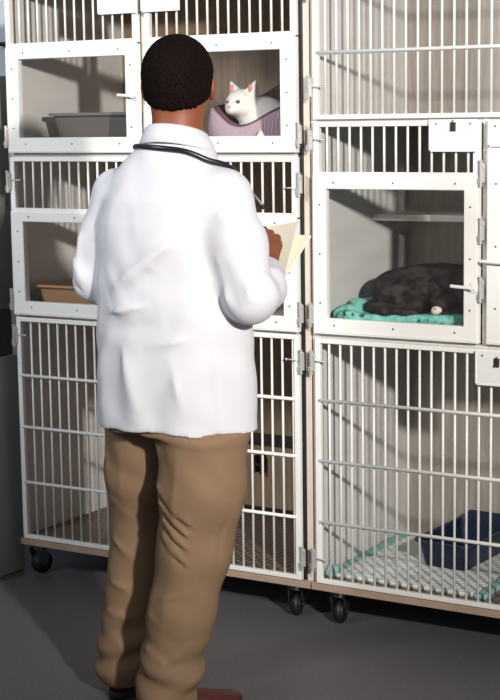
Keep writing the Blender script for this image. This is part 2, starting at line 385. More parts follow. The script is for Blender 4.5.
def caster(bank, x, y, rz):
    R = rotz(rz); c = Vector((x, y, 0)); P = lambda a, b, z: c + R @ Vector((a, b, 0)) + Vector((0, 0, z))
    f = MB(); f.tube(P(0, 0, 0.098), P(0, 0, 0.114), 0.020, seg=14); f.tube(P(0, 0, 0.086), P(0, 0, 0.1), 0.026, seg=16)
    fo = f.build('caster', M['castmetal'], bank)
    bm = bmesh.new()
    for s in (-1, 1):
        pts = [(-0.028, 0.088), (0.016, 0.088), (0.024, 0.05), (0.014, 0.028), (0.0, 0.030), (-0.02, 0.06)]
        a = [bm.verts.new(P(p[0], s*0.019, p[1])) for p in pts]; b = [bm.verts.new(P(p[0], s*0.022, p[1])) for p in pts]
        bm.faces.new(a); bm.faces.new(b[::-1])
        for k in range(len(pts)): bm.faces.new((a[k], a[(k+1) % 6], b[(k+1) % 6], b[k]))
    mb = MB(); mb.bm.free(); mb.bm = bm; mb.tube(P(0.008, -0.024, 0.036), P(0.008, 0.024, 0.036), 0.006, seg=10); mb.build('fork', M['castmetal'], fo)
    wh = MB(); wh.tube(P(0.008, -0.014, 0.0365), P(0.008, 0.014, 0.0365), 0.0362, seg=28)
    es = [e for e in wh.bm.edges if len(e.link_faces) == 2 and e.calc_face_angle(0) > 1.0]; bmesh.ops.bevel(wh.bm, geom=es, offset=0.006, segments=3, affect='EDGES')
    wh.build('wheel', M['black'], fo, smooth=True)
def bank_shell(x0, x1, z0, z1, tiers, dividers, label, panel_tone):
    t = thing('cage_bank', label, 'cage', (x0, 0.3, 0))
    yf = 0.018; yb = yf+DEP
    MB().box(x0, x0+0.010, yf+0.02, yb, z0, z1).build('side_panel', M['liner'], t)
    MB().box(x1-0.010, x1, yf+0.02, yb, z0, z1).build('side_panel', M['liner'], t)
    MB().box(x0+0.010, x1-0.010, yb-0.008, yb, z0, z1).build('back_panel', M['back'] if x0 < -1 else M['back_grey'], t)
    fr = MB(); fr.ring(x0, x1, z0, z1, 0.012, panel_tone, 0.026, 0.02, yf, yf+0.02, 0.001); fr.build('front_frame', M['beige'], t)
    MB().box(x0, x1, -0.003, yf-0.0005, z0, z0+0.020, 0.001).build('base_rail', M['base_rail'], t)
    MB().box(x0+0.010, x1-0.010, yf+0.02, yb-0.008, z1-0.015, z1).build('top_panel', M['liner'], t)
    MB().box(x0+0.010, x1-0.010, yf+0.02, yb-0.008, z0, z0+0.022).build('bottom_panel', M['liner'], t)
    for z in tiers:
        MB().box(x0+0.010, x1-0.010, yf+0.0005, yb-0.008, z-0.010, z+0.006).build('tier_floor', M['liner'], t)
    for (x, a, b, wd) in dividers:
        MB().box(x-wd/2, x+wd/2, yf-0.0005, yf+0.025, a, b).build('centre_post', M['white'], t)
    return t

# bank A (left)
A = bank_shell(-1.120, -0.0215, 0.112, 1.925, (0.870, 1.391), ((-0.590, 0.870, 1.90, 0.020),), 'white cage bank on the left, its top window showing the white cat in the bed', 0.0225)
window_door(A, -1.112, -0.603, 1.401, 1.915, 1.733, -1.059, -1.064, -0.647, 1.449, 1.695, lever=(-0.612, 1.572, 0.052), hinges=((-1.117, 1.452),))
window_door(A, -0.577, -0.054, 1.401, 1.915, 1.733, -0.535, -0.530, -0.104, 1.449, 1.695, hinges=((-0.043, 1.870), (-0.043, 1.452)))
window_door(A, -1.112, -0.603, 0.880, 1.388, 1.214, -1.059, -1.062, -0.647, 0.925, 1.182, lever=(-0.612, 1.06, 0.052), hinges=((-1.117, 1.310), (-1.117, 0.930)), pins=((-1.096, 1.315, 1),))
window_door(A, -0.577, -0.054, 0.880, 1.388, 1.214, -0.535, -0.530, -0.100, 0.925, 1.182, hinges=((-0.043, 1.310), (-0.043, 0.935)), pins=((-0.06, 1.30, -1),))
kennel_door(A, -1.108, -0.053, 0.134, 0.872, (0.681, 0.510, 0.325), -1.055, hinges=((-1.113, 0.812), (-0.042, 0.795), (-0.044, 0.205)), pins=((-1.094, 0.815, 1), (-0.058, 0.80, -1)))
MB().box(-0.058, -0.0405, 0.0165, 0.0195, 0.13, 1.91).build('door_gap_shade', M['black'], A)  # added black strip: stands in for the shade in the door-to-frame gap
MB().box(-1.108, -0.033, 0.03, 0.625, 0.134, 0.139).build('floor_grate', M['grate'], A)
MB().box(-0.95, -0.033, 0.622, 0.632, 0.385, 0.425).build('rear_batten', M['dark_batten'], A)
MB().box(-0.95, -0.033, 0.622, 0.632, 0.139, 0.165).build('rear_batten', M['dark_batten'], A)
hb = MB()
for s in (-1, 1): hb.box(-0.560+s*0.012-0.004, -0.560+s*0.012+0.004, 0.60, 0.63, 0.29, 0.35, 0.001)
hb.box(-0.57, -0.55, 0.60, 0.606, 0.315, 0.325); hb.build('hatch_handle', M['dark_batten'], A)
for x in (-1.094, -0.105): caster(A, x, 0.062, 1.2 if x < -1 else 1.9)
for x in (-1.07, -0.10): caster(A, x, 0.56, 1.5)
# bank B (right)
B = bank_shell(-0.0165, 1.112, 0.112, 2.12, (0.868, 1.490), ((0.5235, 0.868, 1.495, 0.016),), 'white cage bank on the right, holding the dark tabby and the navy pan', 0.016)
MB().box(0.5225, 0.5285, 0.045, 0.625, 0.875, 1.48).build('partition', M['liner'], B)
kennel_door(B, 0.0, 1.10, 1.494, 2.11, (1.681, 1.89), 0.037, 0.0360, hinges=((-0.009, 1.86), (-0.009, 1.583)), pins=((0.008, 1.585, 1),))
window_door(B, 0.0, 0.511, 0.880, 1.487, 1.334, 0.042, 0.042, 0.469, 0.926, 1.298, lever=(0.501, 1.034, 0.062), hinges=((-0.009, 1.435), (-0.009, 0.935), (0.520, 1.345), (0.520, 1.19), (0.520, 1.03)), pins=((0.008, 1.437, 1),))
window_door(B, 0.536, 1.10, 0.880, 1.487, 1.410, 0.575, 0.585, 1.055, 0.926, 1.37, lever=(0.60, 1.105, 0.07))
kennel_door(B, 0.0, 1.10, 0.134, 0.866, (0.684, 0.504, 0.320), 0.043, 0.0360, hinges=((-0.008, 0.795), (-0.008, 0.205)), pins=((0.008, 0.80, 1), (0.008, 0.21, 1)))
MB().box(-0.004, 1.10, 0.03, 0.625, 0.134, 0.139).build('floor_grate', M['grate'], B)
sh = MB(); sh.box(-0.006, 0.5215, 0.39, 0.626, 1.198, 1.204); sh.box(-0.006, 0.5215, 0.385, 0.392, 1.184, 1.204, 0.002); sh.build('resting_shelf', M['liner'], B)
for x in (0.046, 1.02): caster(B, x, 0.058, 1.75)
for x in (0.05, 1.02): caster(B, x, 0.56, 1.4)

# cards hung on the doors
def card(x0, x1, z0, z1, label, clip=None, y=-0.012):
    t = thing('card_holder', label, 'card holder', (x0, y, z0), 'card holders hung on the cage doors')
    b = MB(); b.box(x0, x1, y, y+0.0035, z0, z1, 0.0012); b.box(x0, x0+0.004, y-0.0015, y, z0, z1); b.box(x0, x1, y-0.0015, y, z0, z0+0.004); b.build('card', M['card'], t)
    if clip:
        b = MB(); b.box(clip[0]-0.007, clip[0]+0.007, y-0.006, y+0.001, clip[1]-0.012, clip[1]+0.012, 0.001); b.tube((clip[0]-0.006, y-0.006, clip[1]-0.012), (clip[0]+0.004, y-0.010, clip[1]+0.018), 0.0016, seg=6)
        b.build('clip', M['dark_batten'], t)
    for sx in (x0+0.02, x1-0.02): screw_at(sx, z1-0.012, t, y)
card(-0.739, -0.592, 1.819, 1.90, 'bright white card holder clipped on the leftmost top cage door, left of the man')
card(-0.579, -0.440, 1.819, 1.90, 'pale grey card holder clipped on the top cage door just above the man')
card(0.368, 0.509, 1.403, 1.490, 'white card holder with a dark clip, above the window of the dark tabby', (0.440, 1.470))
card(0.508, 0.66, 0.768, 0.862, 'white card holder at the top of the lower right barred door', (0.572, 0.833))
card(0.541, 0.66, 1.416, 1.482, 'white card holder on the far right door, between bars and window')

# ------------------------------------------------------------------ left cabinet
cb = thing('metal_cabinet', 'grey-green metal cabinet standing on the floor left of the cages', 'cabinet', (-1.5, -0.1, 0))
MB().box(-1.95, -1.168, -0.30, 0.075, 0.0, 0.735, 0.006).build('base_cabinet', M['cabinet_light'], cb)
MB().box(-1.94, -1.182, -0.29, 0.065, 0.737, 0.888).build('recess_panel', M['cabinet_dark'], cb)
MB().box(-1.95, -1.176, -0.30, 0.075, 0.890, 1.648, 0.004).build('upper_cabinet', M['cabinet'], cb)
for z in (0.45, 1.25):
    MB().tube((-1.30, -0.304, z-0.06), (-1.30, -0.304, z+0.06), 0.005).build('handle', M['chrome'], cb, smooth=True)
hk = thing('wall_bracket', 'dark wall bracket with a round knob above the grey-green cabinet', 'bracket', (-1.7, 0.82, 1.75))
b = MB(); b.box(-1.80, -1.695, 0.78, 0.82, 1.785, 1.80, 0.002); b.tube((-1.74, 0.80, 1.79), (-1.715, 0.80, 1.74), 0.004); b.build('arm', M['black'], hk)
MB().sphere((-1.70, 0.785, 1.745), 0.014).build('knob', M['black'], hk, smooth=True)
b = MB(); b.tube((-1.72, 0.79, 1.74), (-1.69, 0.80, 1.67), 0.006); b.box(-1.80, -1.69, 0.79, 0.82, 1.655, 1.665); b.build('brace', M['castmetal'], hk)

# ------------------------------------------------------------------ pans
def rrect(cx, cy, hx, hy, r, n=6):
    pts = []
    for k, (sx, sy) in enumerate(((1, 1), (-1, 1), (-1, -1), (1, -1))):
        for i in range(n+1):
            a = k*PI/2 + i*PI/2/n; pts.append((cx+sx*(hx-r)+r*math.cos(a), cy+sy*(hy-r)+r*math.sin(a)))
    return pts
def pan(label, m, x0, x1, y0, y1, z0, h, rot=0, back_rise=0.0, flare=0.016, litter=True):
    cx, cy, hx, hy = (x0+x1)/2, (y0+y1)/2, (x1-x0)/2, (y1-y0)/2
    t = thing('litter_pan', label, 'litter pan', (cx, cy, z0)); bm = bmesh.new(); R = rotz(rot)
    def zr(px, py, f): return z0 + h*f + (back_rise*math.exp(-((px-0.0)/(hx*0.75))**4)*max(0, (py/hy-0.2)/0.8) if f >= 0.99 else 0)
    prof = [(-flare, 0.0), (0, 0.92), (0.001, 1.0), (0.012, 1.0), (0.013, 0.93), (0.011, 0.95), (0.010, 0.985), (-0.002, 0.975), (-flare-0.001, 0.04)]
    rings = []
    for off, f in prof:
        ring = []
        for (px, py) in rrect(0, 0, hx-0.012+off, hy-0.012+off, 0.03+off*0.5):
            z = zr(px, py, 1.0 if f > 0.9 else f) - (1-f)*h*(1 if f > 0.9 else 0)
            v = R @ Vector((px, py, 0)); ring.append(bm.verts.new((cx+v.x, cy+v.y, z)))
        rings.append(ring)
    # outer wall, lip, inner wall
    n = len(rings[0]); order = [0, 1, 5, 4, 3, 2, 7, 8]
    for a, b in zip(order[:-1], order[1:]):
        for i in range(n): bm.faces.new((rings[a][i], rings[a][(i+1) % n], rings[b][(i+1) % n], rings[b][i]))
    bm.faces.new(rings[0][::-1]); bm.faces.new(rings[8])
    mb = MB(); mb.bm.free(); mb.bm = bm; mb.build('pan_body', m, t)
    if litter:
        F = MB(); v = [R @ Vector((p[0], p[1], 0)) for p in rrect(0, 0, hx-0.022, hy-0.022, 0.02)]
        lo = [F.bm.verts.new((cx+q.x, cy+q.y, z0+0.006)) for q in v]; hi = [F.bm.verts.new((cx+q.x, cy+q.y, z0+h*0.3)) for q in v]
        F.bm.faces.new(lo[::-1]); F.bm.faces.new(hi)
        for i in range(len(v)): F.bm.faces.new((lo[i], lo[(i+1) % n], hi[(i+1) % n], hi[i]))
        lo_ = F.build('litter', M['litter'], t)
    return t
pan('navy blue litter pan with a raised back, on the white quilted pad', M['pan_navy'], 0.20, 0.40, 0.235, 0.56, 0.153, 0.080, rot=-0.06, back_rise=0.05, litter=False)
pan('grey litter pan behind the top left cage window, above the tan pan', M['pan_grey'], -1.045, -0.66, 0.10, 0.36, 1.3975, 0.128, flare=0.03)
pan('tan litter pan behind the lower left cage window, beside the left sleeve', M['pan_tan'], -1.085, -0.67, 0.045, 0.36, 0.8765, 0.098, flare=0.022)

# quilted pad in the lower right kennel
def heightfield(name, m, parent, x0, x1, y0, y1, z0, fn, nx, ny):
    bm = bmesh.new(); top = []; bot = []
    for i in range(nx+1):
        rt, rb = [], []
        for j in range(ny+1):
            x = x0+(x1-x0)*i/nx; y = y0+(y1-y0)*j/ny; rt.append(bm.verts.new((x, y, z0+fn(x, y)))); rb.append(bm.verts.new((x, y, z0)))
        top.append(rt); bot.append(rb)
    for i in range(nx):
        for j in range(ny):
            bm.faces.new((top[i][j], top[i+1][j], top[i+1][j+1], top[i][j+1])); bm.faces.new((bot[i][j], bot[i][j+1], bot[i+1][j+1], bot[i+1][j]))
    for i in range(nx):
        bm.faces.new((bot[i][0], bot[i+1][0], top[i+1][0], top[i][0])); bm.faces.new((top[i][ny], top[i+1][ny], bot[i+1][ny], bot[i][ny]))
    for j in range(ny):
        bm.faces.new((top[0][j], top[0][j+1], bot[0][j+1], bot[0][j])); bm.faces.new((bot[nx][j], bot[nx][j+1], top[nx][j+1], top[nx][j]))
    mb = MB(); mb.bm.free(); mb.bm = bm; return mb.build(name, m, parent, smooth=True)
pad = thing('quilted_pad', 'white quilted pad with pale teal edging on the lower right kennel floor', 'pad', (0.3, 0.3, 0.139))
q = lambda x, y: 0.010 + 0.0022*abs(math.sin((x+y)*PI/0.036))*abs(math.sin((x-y)*PI/0.036))
heightfield('quilt', M['pad'], pad, 0.03, 0.478, 0.062, 0.585, 0.1395, q, 90, 100)
ed = lambda x, y: 0.0135 + 0.004*math.sin(x*70+y*61)*math.sin(y*47)
heightfield('edging', M['teal_edge'], pad, -0.002, 0.030, 0.055, 0.60, 0.1395, lambda x, y: ed(x, y)+(0.02 if y < 0.11 else 0)*math.sin((y-0.055)/0.055*PI)*0.8, 6, 60)
heightfield('edging', M['teal_edge'], pad, 0.478, 0.515, 0.055, 0.60, 0.1395, ed, 6, 60)

# ------------------------------------------------------------------ cat bed and white cat (top right door of the left bank)
BZ = 1.3975
BX, BY = -0.320, 0.27
bed = thing('cat_bed', 'pink ribbed round cat bed with mauve lining, behind the top cage window', 'cat bed', (BX, BY, BZ))
def rimh(th):   # th measured from +X
    f = math.exp(-((((th+PI/2+PI) % (2*PI))-PI)/0.62)**2)       # front dip
    b = math.exp(-((((th-1.20+PI) % (2*PI))-PI)/0.85)**2)        # high back
    return 0.132 - 0.062*f + 0.092*b
def bedwall(name, m, r_out_b, r_out_t, r_in_b, r_in_t, z_off, inset=0.0):
    bm = bmesh.new(); n = 96; prof = []
    uv = bm.loops.layers.uv.new('UVMap'); rings = []
    for i in range(n):
        th = 2*PI*i/n; h = rimh(th)-inset; c, s = math.cos(th), math.sin(th); col = []
        for k in range(7):
            f = k/6; r = r_out_b+(r_out_t-r_out_b)*f+0.012*math.sin(f*PI); col.append((r, z_off+h*f))
        rm = (r_out_t+r_in_t)/2; rr = (r_out_t-r_in_t)/2
        for a in (0.25, 0.5, 0.75): col.append((rm+rr*math.cos(a*PI), z_off+h+rr*0.8*math.sin(a*PI)))
        for k in range(7):
            f = 1-k/6; col.append((r_in_b+(r_in_t-r_in_b)*f, z_off+h*f))
        rings.append([bm.verts.new((BX+r*c*1.06, BY+r*s*0.96, BZ+z)) for r, z in col])
    m_ = len(rings[0])
    for i in range(n):
        A_, B_ = rings[i], rings[(i+1) % n]
        for j in range(m_-1):
            f = bm.faces.new((A_[j], B_[j], B_[j+1], A_[j+1]))
            for lp, (uu, vv) in zip(f.loops, ((i, j), (i+1, j), (i+1, j+1), (i, j+1))): lp[uv].uv = (uu/n*3.2, vv/m_)
        bm.faces.new((A_[m_-1], B_[m_-1], B_[0], A_[0]))
    mb = MB(); mb.bm.free(); mb.bm = bm; return mb.build(name, m, bed, smooth=True)
bedwall('bolster', M['pink'], 0.150, 0.162, 0.138, 0.146, 0.001)
bedwall('lining', M['lining'], 0.1375, 0.1455, 0.128, 0.134, 0.004, inset=-0.006)
F = Field((BX-0.16, BY-0.15, BZ-0.01), (BX+0.16, BY+0.15, BZ+0.07), 0.005)
F.ell((BX, BY, BZ+0.024), (0.136, 0.122, 0.022)); field_obj(F, 'cushion', M['cushion'], bed)
tg = MB(); bmx = tg.bm; vs = [bmx.verts.new(p) for p in ((-0.247, 0.088, 1.440), (-0.215, 0.098, 1.440), (-0.228, 0.094, 1.466), (-0.247, 0.090, 1.440), (-0.215, 0.100, 1.440), (-0.228, 0.096, 1.466))]
bmx.faces.new(vs[:3]); bmx.faces.new(vs[3:][::-1])
for i in range(3): bmx.faces.new((vs[i], vs[(i+1) % 3], vs[3+(i+1) % 3], vs[3+i]))
tg.build('care_tag', M['paper'], bed)

wc = thing('cat', 'white cat sitting up in the pink bed, looking out over the rim', 'cat', (-0.31, 0.27, BZ+0.045))
HX, HY, HZ = -0.345, 0.185, 1.545
CS = 1.30; CY = -0.22; cr = rotz(CY)
def cpn(x, y, z): v = cr @ Vector((x*CS, y*CS, 0)); return (HX+v.x, HY+v.y, HZ+z*CS)
F = Field((-0.47, 0.09, BZ+0.03), (-0.17, 0.42, 1.67), 0.0032)
F.ell((-0.300, 0.285, BZ+0.078), (0.078, 0.092, 0.046), k=0.03)           # body lying behind
F.ell((-0.300, 0.235, BZ+0.100), (0.070, 0.062, 0.066), k=0.035)          # chest
F.cone((-0.272, 0.222, 1.478), (-0.330, 0.200, 1.528), 0.072, 0.046, 0.03)   # neck
F.ell(cpn(0, 0, 0), (0.042*CS, 0.040*CS, 0.034*CS), cr, k=0.012)
F.ell(cpn(0, -0.031, -0.013), (0.019*CS, 0.016*CS, 0.013*CS), cr, k=0.012)   # muzzle
for s in (-1, 1):
    F.ell(cpn(s*0.022, -0.008, -0.013), (0.019*CS, 0.020*CS, 0.015*CS), cr, k=0.012)  # cheeks
    F.cone(cpn(s*0.022, 0.003, 0.018), cpn(s*0.040, 0.002, 0.050), 0.020*CS, 0.0035*CS, 0.006)
    F.ell(cpn(s*0.031, -0.014, 0.034), (0.010*CS, 0.009*CS, 0.015*CS), cr @ Matrix.Rotation(s*0.35, 3, 'Y'), k=0.003, sub=True)
    F.cone((-0.31+s*0.028, 0.20, 1.47), (-0.325+s*0.026, 0.175, BZ+0.055), 0.022, 0.017, 0.012)   # forelegs
    F.ell((-0.327+s*0.026, 0.168, BZ+0.056), (0.017, 0.022, 0.012), k=0.008)
    F.ell((-0.285+s*0.055, 0.31, BZ+0.075), (0.040, 0.052, 0.040), k=0.02)   # haunches
    F.ell(cpn(s*0.017, -0.036, 0.004), (0.006*CS, 0.006*CS, 0.0045*CS), cr, k=0.003, sub=True)
F.chain([(-0.25, 0.36, BZ+0.07, 0.018), (-0.20, 0.33, BZ+0.06, 0.015), (-0.195, 0.27, BZ+0.056, 0.013), (-0.21, 0.22, BZ+0.056, 0.010)], 0.01)
F.disp(lambda X, Y, Z: 0.0006*np.sin(X*430)*np.sin(Y*390+Z*350))
field_obj(F, 'body', M['catwhite'], wc, 1)
for s in (-1, 1):
    e = MB().sphere(cpn(s*0.017, -0.0335, 0.004), 0.0068, (1, 0.8, 0.85)).build('eye', M['eye_cat'], wc, smooth=True)
    MB().sphere(cpn(s*0.0172, -0.0385, 0.004), 0.0024, (0.6, 0.5, 1.4), 8).build('pupil', M['eye_dark'], e, smooth=True)
    MB().sphere(cpn(s*0.0305, -0.006, 0.034), 0.0105, (0.85, 0.35, 1.4)).build('inner_ear', M['ear_inner'], wc, smooth=True)
MB().sphere(cpn(0, -0.0475, -0.008), 0.0048, (1.2, 0.6, 0.8), 8).build('nose', M['pink_nose'], wc, smooth=True)

# ------------------------------------------------------------------ dark tabby and teal towel (middle cage of the right bank)
TZ = 0.8745
tw = thing('towel', 'folded teal printed towel lying under the dark tabby', 'towel', (0.24, 0.25, TZ))
F = Field((-0.01, 0.03, TZ-0.01), (0.51, 0.50, TZ+0.12), 0.0045)
rng = np.random.RandomState(3)
def slab(lo, hi, r, k=0.012, tilt=0.0):
    c = (np.array(lo)+np.array(hi))/2; hh = (np.array(hi)-np.array(lo))/2-r
    def fn(X, Y, Z):
        zz = Z - c[2] - tilt*np.sin((X-c[0])*14)*0.006
        qx, qy, qz = np.abs(X-c[0])-hh[0], np.abs(Y-c[1])-hh[1], np.abs(zz)-hh[2]
        return np.sqrt(np.maximum(qx, 0)**2+np.maximum(qy, 0)**2+np.maximum(qz, 0)**2)+np.minimum(np.maximum(np.maximum(qx, qy), qz), 0)-r
    F.union(fn, np.array(lo)-0.01, np.array(hi)+0.01, k)
slab((0.045, 0.075, TZ), (0.49, 0.42, TZ+0.030), 0.012, tilt=1)
slab((0.035, 0.065, TZ+0.026), (0.49, 0.40, TZ+0.055), 0.013, 0.004, tilt=1.5)
F.chain([(0.03, 0.10, TZ+0.05, 0.022), (0.035, 0.20, TZ+0.06, 0.026), (0.05, 0.33, TZ+0.062, 0.024)], 0.015)
F.chain([(0.055, 0.072, TZ+0.055, 0.014), (0.17, 0.066, TZ+0.046, 0.012), (0.30, 0.068, TZ+0.052, 0.012), (0.47, 0.075, TZ+0.060, 0.016)], 0.015)
F.disp(lambda X, Y, Z: 0.003*np.sin(X*40+np.sin(Y*30)*2)*np.sin(Y*34+1)+0.0018*np.sin(X*95+Z*60))
F.d = np.maximum(F.d, (TZ+0.0005-F.ax[2])[None, None, :])
field_obj(F, 'towel_folds', M['towel'], tw, 1)
F = Field((-0.008, 0.03, TZ), (0.08, 0.2, TZ+0.1), 0.004)
F.chain([(0.016, 0.075, TZ+0.016, 0.012), (0.018, 0.11, TZ+0.055, 0.011), (0.03, 0.16, TZ+0.075, 0.008)], 0.01); F.d = np.maximum(F.d, (TZ+0.0005-F.ax[2])[None, None, :])
field_obj(F, 'hem_band', M['black'], tw, 1)

GZ = TZ+0.052
dc = thing('cat', 'dark brown tabby cat curled asleep on the teal towel', 'cat', (0.25, 0.27, GZ))
F = Field((0.02, 0.06, GZ-0.012), (0.51, 0.47, GZ+0.16), 0.0038)
F.ell((0.165, 0.27, GZ+0.062), (0.105, 0.125, 0.066), rotz(0.2), k=0.03)     # haunch / rump
F.ell((0.26, 0.32, GZ+0.070), (0.13, 0.10, 0.070), rotz(-0.1), k=0.04)       # back
F.ell((0.36, 0.29, GZ+0.064), (0.095, 0.105, 0.062), k=0.04)                 # shoulder
F.ell((0.20, 0.19, GZ+0.040), (0.075, 0.060, 0.045), rotz(0.3), k=0.02)      # thigh
hx, hy, hz = 0.345, 0.150, GZ+0.044
F.cone((0.41, 0.24, GZ+0.055), (hx+0.02, hy+0.02, hz), 0.050, 0.038, 0.03)
F.ell((hx, hy, hz), (0.045, 0.042, 0.036), k=0.012)
F.ell((hx-0.005, hy-0.036, hz-0.016), (0.021, 0.018, 0.014), k=0.010)
for s in (-1, 1):
    F.cone((hx+s*0.026, hy+0.006, hz+0.022), (hx+s*0.036, hy+0.008, hz+0.052), 0.017, 0.003, 0.005)
    F.ell((hx+s*0.034, hy-0.006, hz+0.036), (0.008, 0.009, 0.014), k=0.003, sub=True)
    F.ell((hx+s*0.018-0.002, hy-0.037, hz+0.002), (0.008, 0.005, 0.003), k=0.003, sub=True)
F.chain([(0.42, 0.21, GZ+0.03, 0.026), (0.41, 0.13, GZ+0.018, 0.019), (0.365, 0.092, GZ+0.010, 0.015)], 0.01)   # foreleg
F.chain([(0.09, 0.26, GZ+0.03, 0.022), (0.10, 0.17, GZ+0.018, 0.018), (0.18, 0.112, GZ+0.013, 0.015), (0.27, 0.100, GZ+0.011, 0.012)], 0.008)   # tail
F.disp(lambda X, Y, Z: 0.0010*np.sin(X*300+Z*120)*np.sin(Y*280-Z*200))
field_obj(F, 'body', M['catdark'], dc, 1)
MB().sphere((hx-0.005, hy-0.047, hz-0.020), 0.018, (1, 0.75, 0.8)).build('muzzle', M['muzzle'], dc, smooth=True)
MB().sphere((hx-0.005, hy-0.0610, hz-0.012), 0.0032, (1.2, 0.7, 0.8), 8).build('nose', M['ear_inner'], dc, smooth=True)

# ------------------------------------------------------------------ the man
man = thing('person', 'man in a white lab coat and khaki trousers standing with his back to us', 'person', (0.03, -0.80, 0))
HC = Vector((0.052, -0.765, 1.600)); HYAW = 0.40
HR = rotz(HYAW)
def hp(x, y, z): v = HR @ Vector((x, y, 0)); return (HC.x+v.x, HC.y+v.y, HC.z+z)
RSH = (0.195, -0.80, 1.320); REL = (0.288, -0.832, 1.080); RWR = (0.212, -0.625, 1.135)
LSH = (-0.118, -0.785, 1.320); LEL = (-0.190, -0.80, 1.095); LWR = (-0.02, -0.60, 1.105)
RHIP = (0.135, -0.80, 0.86); RKN = (0.105, -0.795, 0.48); RAN = (0.045, -0.865, 0.085)
LHIP = (-0.050, -0.78, 0.86); LKN = (-0.130, -0.700, 0.48); LAN = (-0.165, -0.730, 0.085)
def head_shape(F, grow=0.0):
    F.ell(hp(0, -0.012, 0.010), (0.079+grow, 0.094+grow, 0.088+grow), HR, k=0.02)        # cranium
    F.ell(hp(0, 0.020, -0.045), (0.060+grow, 0.070+grow, 0.070+grow), HR, k=0.04)        # face mass
def finger(F, pts, k=0.004): F.chain(pts, k)
F = Field((-0.29, -1.0, 0.02), (0.40, -0.40, 1.74), (0.0042, 0.0042, 0.0042))
head_shape(F)
F.cone(hp(0, 0.062, -0.105), hp(0, 0.055, -0.095), 0.030, 0.034, 0.03)      # chin
F.cone(hp(0, 0.088, -0.008), hp(0, 0.106, -0.040), 0.009, 0.014, 0.012)     # nose
for s in (-1, 1):
    F.ell(hp(s*0.013, 0.098, -0.043), (0.010, 0.010, 0.008), HR, k=0.006)
    F.ell(hp(s*0.030, 0.086, 0.000), (0.017, 0.014, 0.012), HR, k=0.008, sub=True)   # eye sockets
    F.cone(hp(s*0.014, 0.086, 0.020), hp(s*0.046, 0.072, 0.018), 0.009, 0.008, 0.01)     # brow
    F.ell(hp(s*0.036, 0.060, -0.038), (0.024, 0.022, 0.020), HR, k=0.02)             # cheek
    F.ell(hp(s*0.0815, 0.000, -0.022), (0.009, 0.022, 0.034), HR @ Matrix.Rotation(s*0.25, 3, 'Z'), k=0.006)   # ear
    F.ell(hp(s*0.0915, 0.008, -0.018), (0.006, 0.011, 0.018), HR, k=0.004, sub=True)
F.ell(hp(0, 0.083, -0.075), (0.026, 0.014, 0.006), HR, k=0.006); F.ell(hp(0, 0.082, -0.085), (0.022, 0.014, 0.007), HR, k=0.006)   # lips
F.cone((0.058, -0.785, 1.40), (0.056, -0.778, 1.535), 0.066, 0.060, 0.03)                        # neck
F.loft([(0.80, 0.045, -0.79, 0.155, 0.100), (0.95, 0.045, -0.79, 0.150, 0.100), (1.08, 0.045, -0.79, 0.140, 0.095), (1.28, 0.04, -0.79, 0.155, 0.100), (1.35, 0.04, -0.79, 0.125, 0.075), (1.40, 0.045, -0.79, 0.08, 0.055)], 0.04)
F.chain([RSH+(0.050,), REL+(0.040,), RWR+(0.027,)], 0.03); F.chain([LSH+(0.050,), LEL+(0.040,), LWR+(0.027,)], 0.03)
F.chain([RHIP+(0.082,), RKN+(0.054,), RAN+(0.036,)], 0.03); F.chain([LHIP+(0.082,), LKN+(0.054,), LAN+(0.036,)], 0.03)
for a, b in ((RAN, (0.105, -0.783, 0.038)), (LAN, (-0.175, -0.63, 0.038))): F.cone((a[0], a[1], 0.050), b, 0.026, 0.016, 0.02)
# right hand: back of the hand up and towards us, fingers closing on the pen and papers
def hand(F, W, K, side, curl, up):
    """W wrist, K knuckle centre, side = across the palm towards the thumb, up = back-of-hand normal"""
    W, K, side, up = Vector(W), Vector(K), Vector(side).normalized(), Vector(up).normalized(); f = (K-W).normalized()
    F.cone(W, W+f*0.03, 0.026, 0.026, 0.02)
    for t in (-1, -0.33, 0.33, 1): F.cone(W+f*0.02+side*t*0.014, K+side*t*0.030-f*0.008, 0.016, 0.0135, 0.012)
    L = (0.027, 0.032, 0.034, 0.030)
    for i, t in enumerate((-1.05, -0.35, 0.35, 1.05)):
        a = K+side*t*0.029; p = [a]; ang = curl[i]*0.55; l = L[i]*1.15
        for sgm in range(3):
            d = f*math.cos(ang)-up*math.sin(ang); p.append(p[-1]+d*l); ang += curl[i]*0.75; l *= 0.78
        F.chain([tuple(q)+(r,) for q, r in zip(p, (0.0105, 0.0098, 0.0088, 0.0078))], 0.004)
    a = W+f*0.028+side*0.030-up*0.006; b = a+f*0.030+side*0.022-up*0.014; c = b+f*0.028-side*0.004-up*0.010
    F.chain([tuple(a)+(0.014,), tuple(b)+(0.0115,), tuple(c)+(0.009,)], 0.008)
hand(F, (0.202, -0.608, 1.148), (0.172, -0.552, 1.202), (-0.82, -0.12, 0.45), (0.85, 0.9, 1.0, 0.8), (0.55, -0.62, 0.52))
hand(F, (-0.005, -0.585, 1.112), (0.052, -0.535, 1.135), (0.1, 0.45, 0.8), (0.55, 0.5, 0.5, 0.45), (-0.45, 0.45, -0.75))
field_obj(F, 'body', M['skin'], man, 1)
for s in (-1, 1):
    e = MB().sphere(hp(s*0.030, 0.0745, 0.000), 0.0112).build('eye', M['eye_white'], man, smooth=True)
    MB().sphere(hp(s*0.030, 0.0812, 0.000), 0.0058, (1, 1, 1), 10).build('iris', M['eye_dark'], e, smooth=True)
    F = Field(tuple(np.array(hp(s*0.03, 0.085, 0.024))-0.03), tuple(np.array(hp(s*0.03, 0.085, 0.024))+0.03), 0.002)
    F.chain([hp(s*0.014, 0.0935, 0.021)+(0.0035,), hp(s*0.032, 0.088, 0.028)+(0.0035,), hp(s*0.050, 0.073, 0.022)+(0.002,)], 0.003); field_obj(F, 'eyebrow', M['hair'], man, 0)
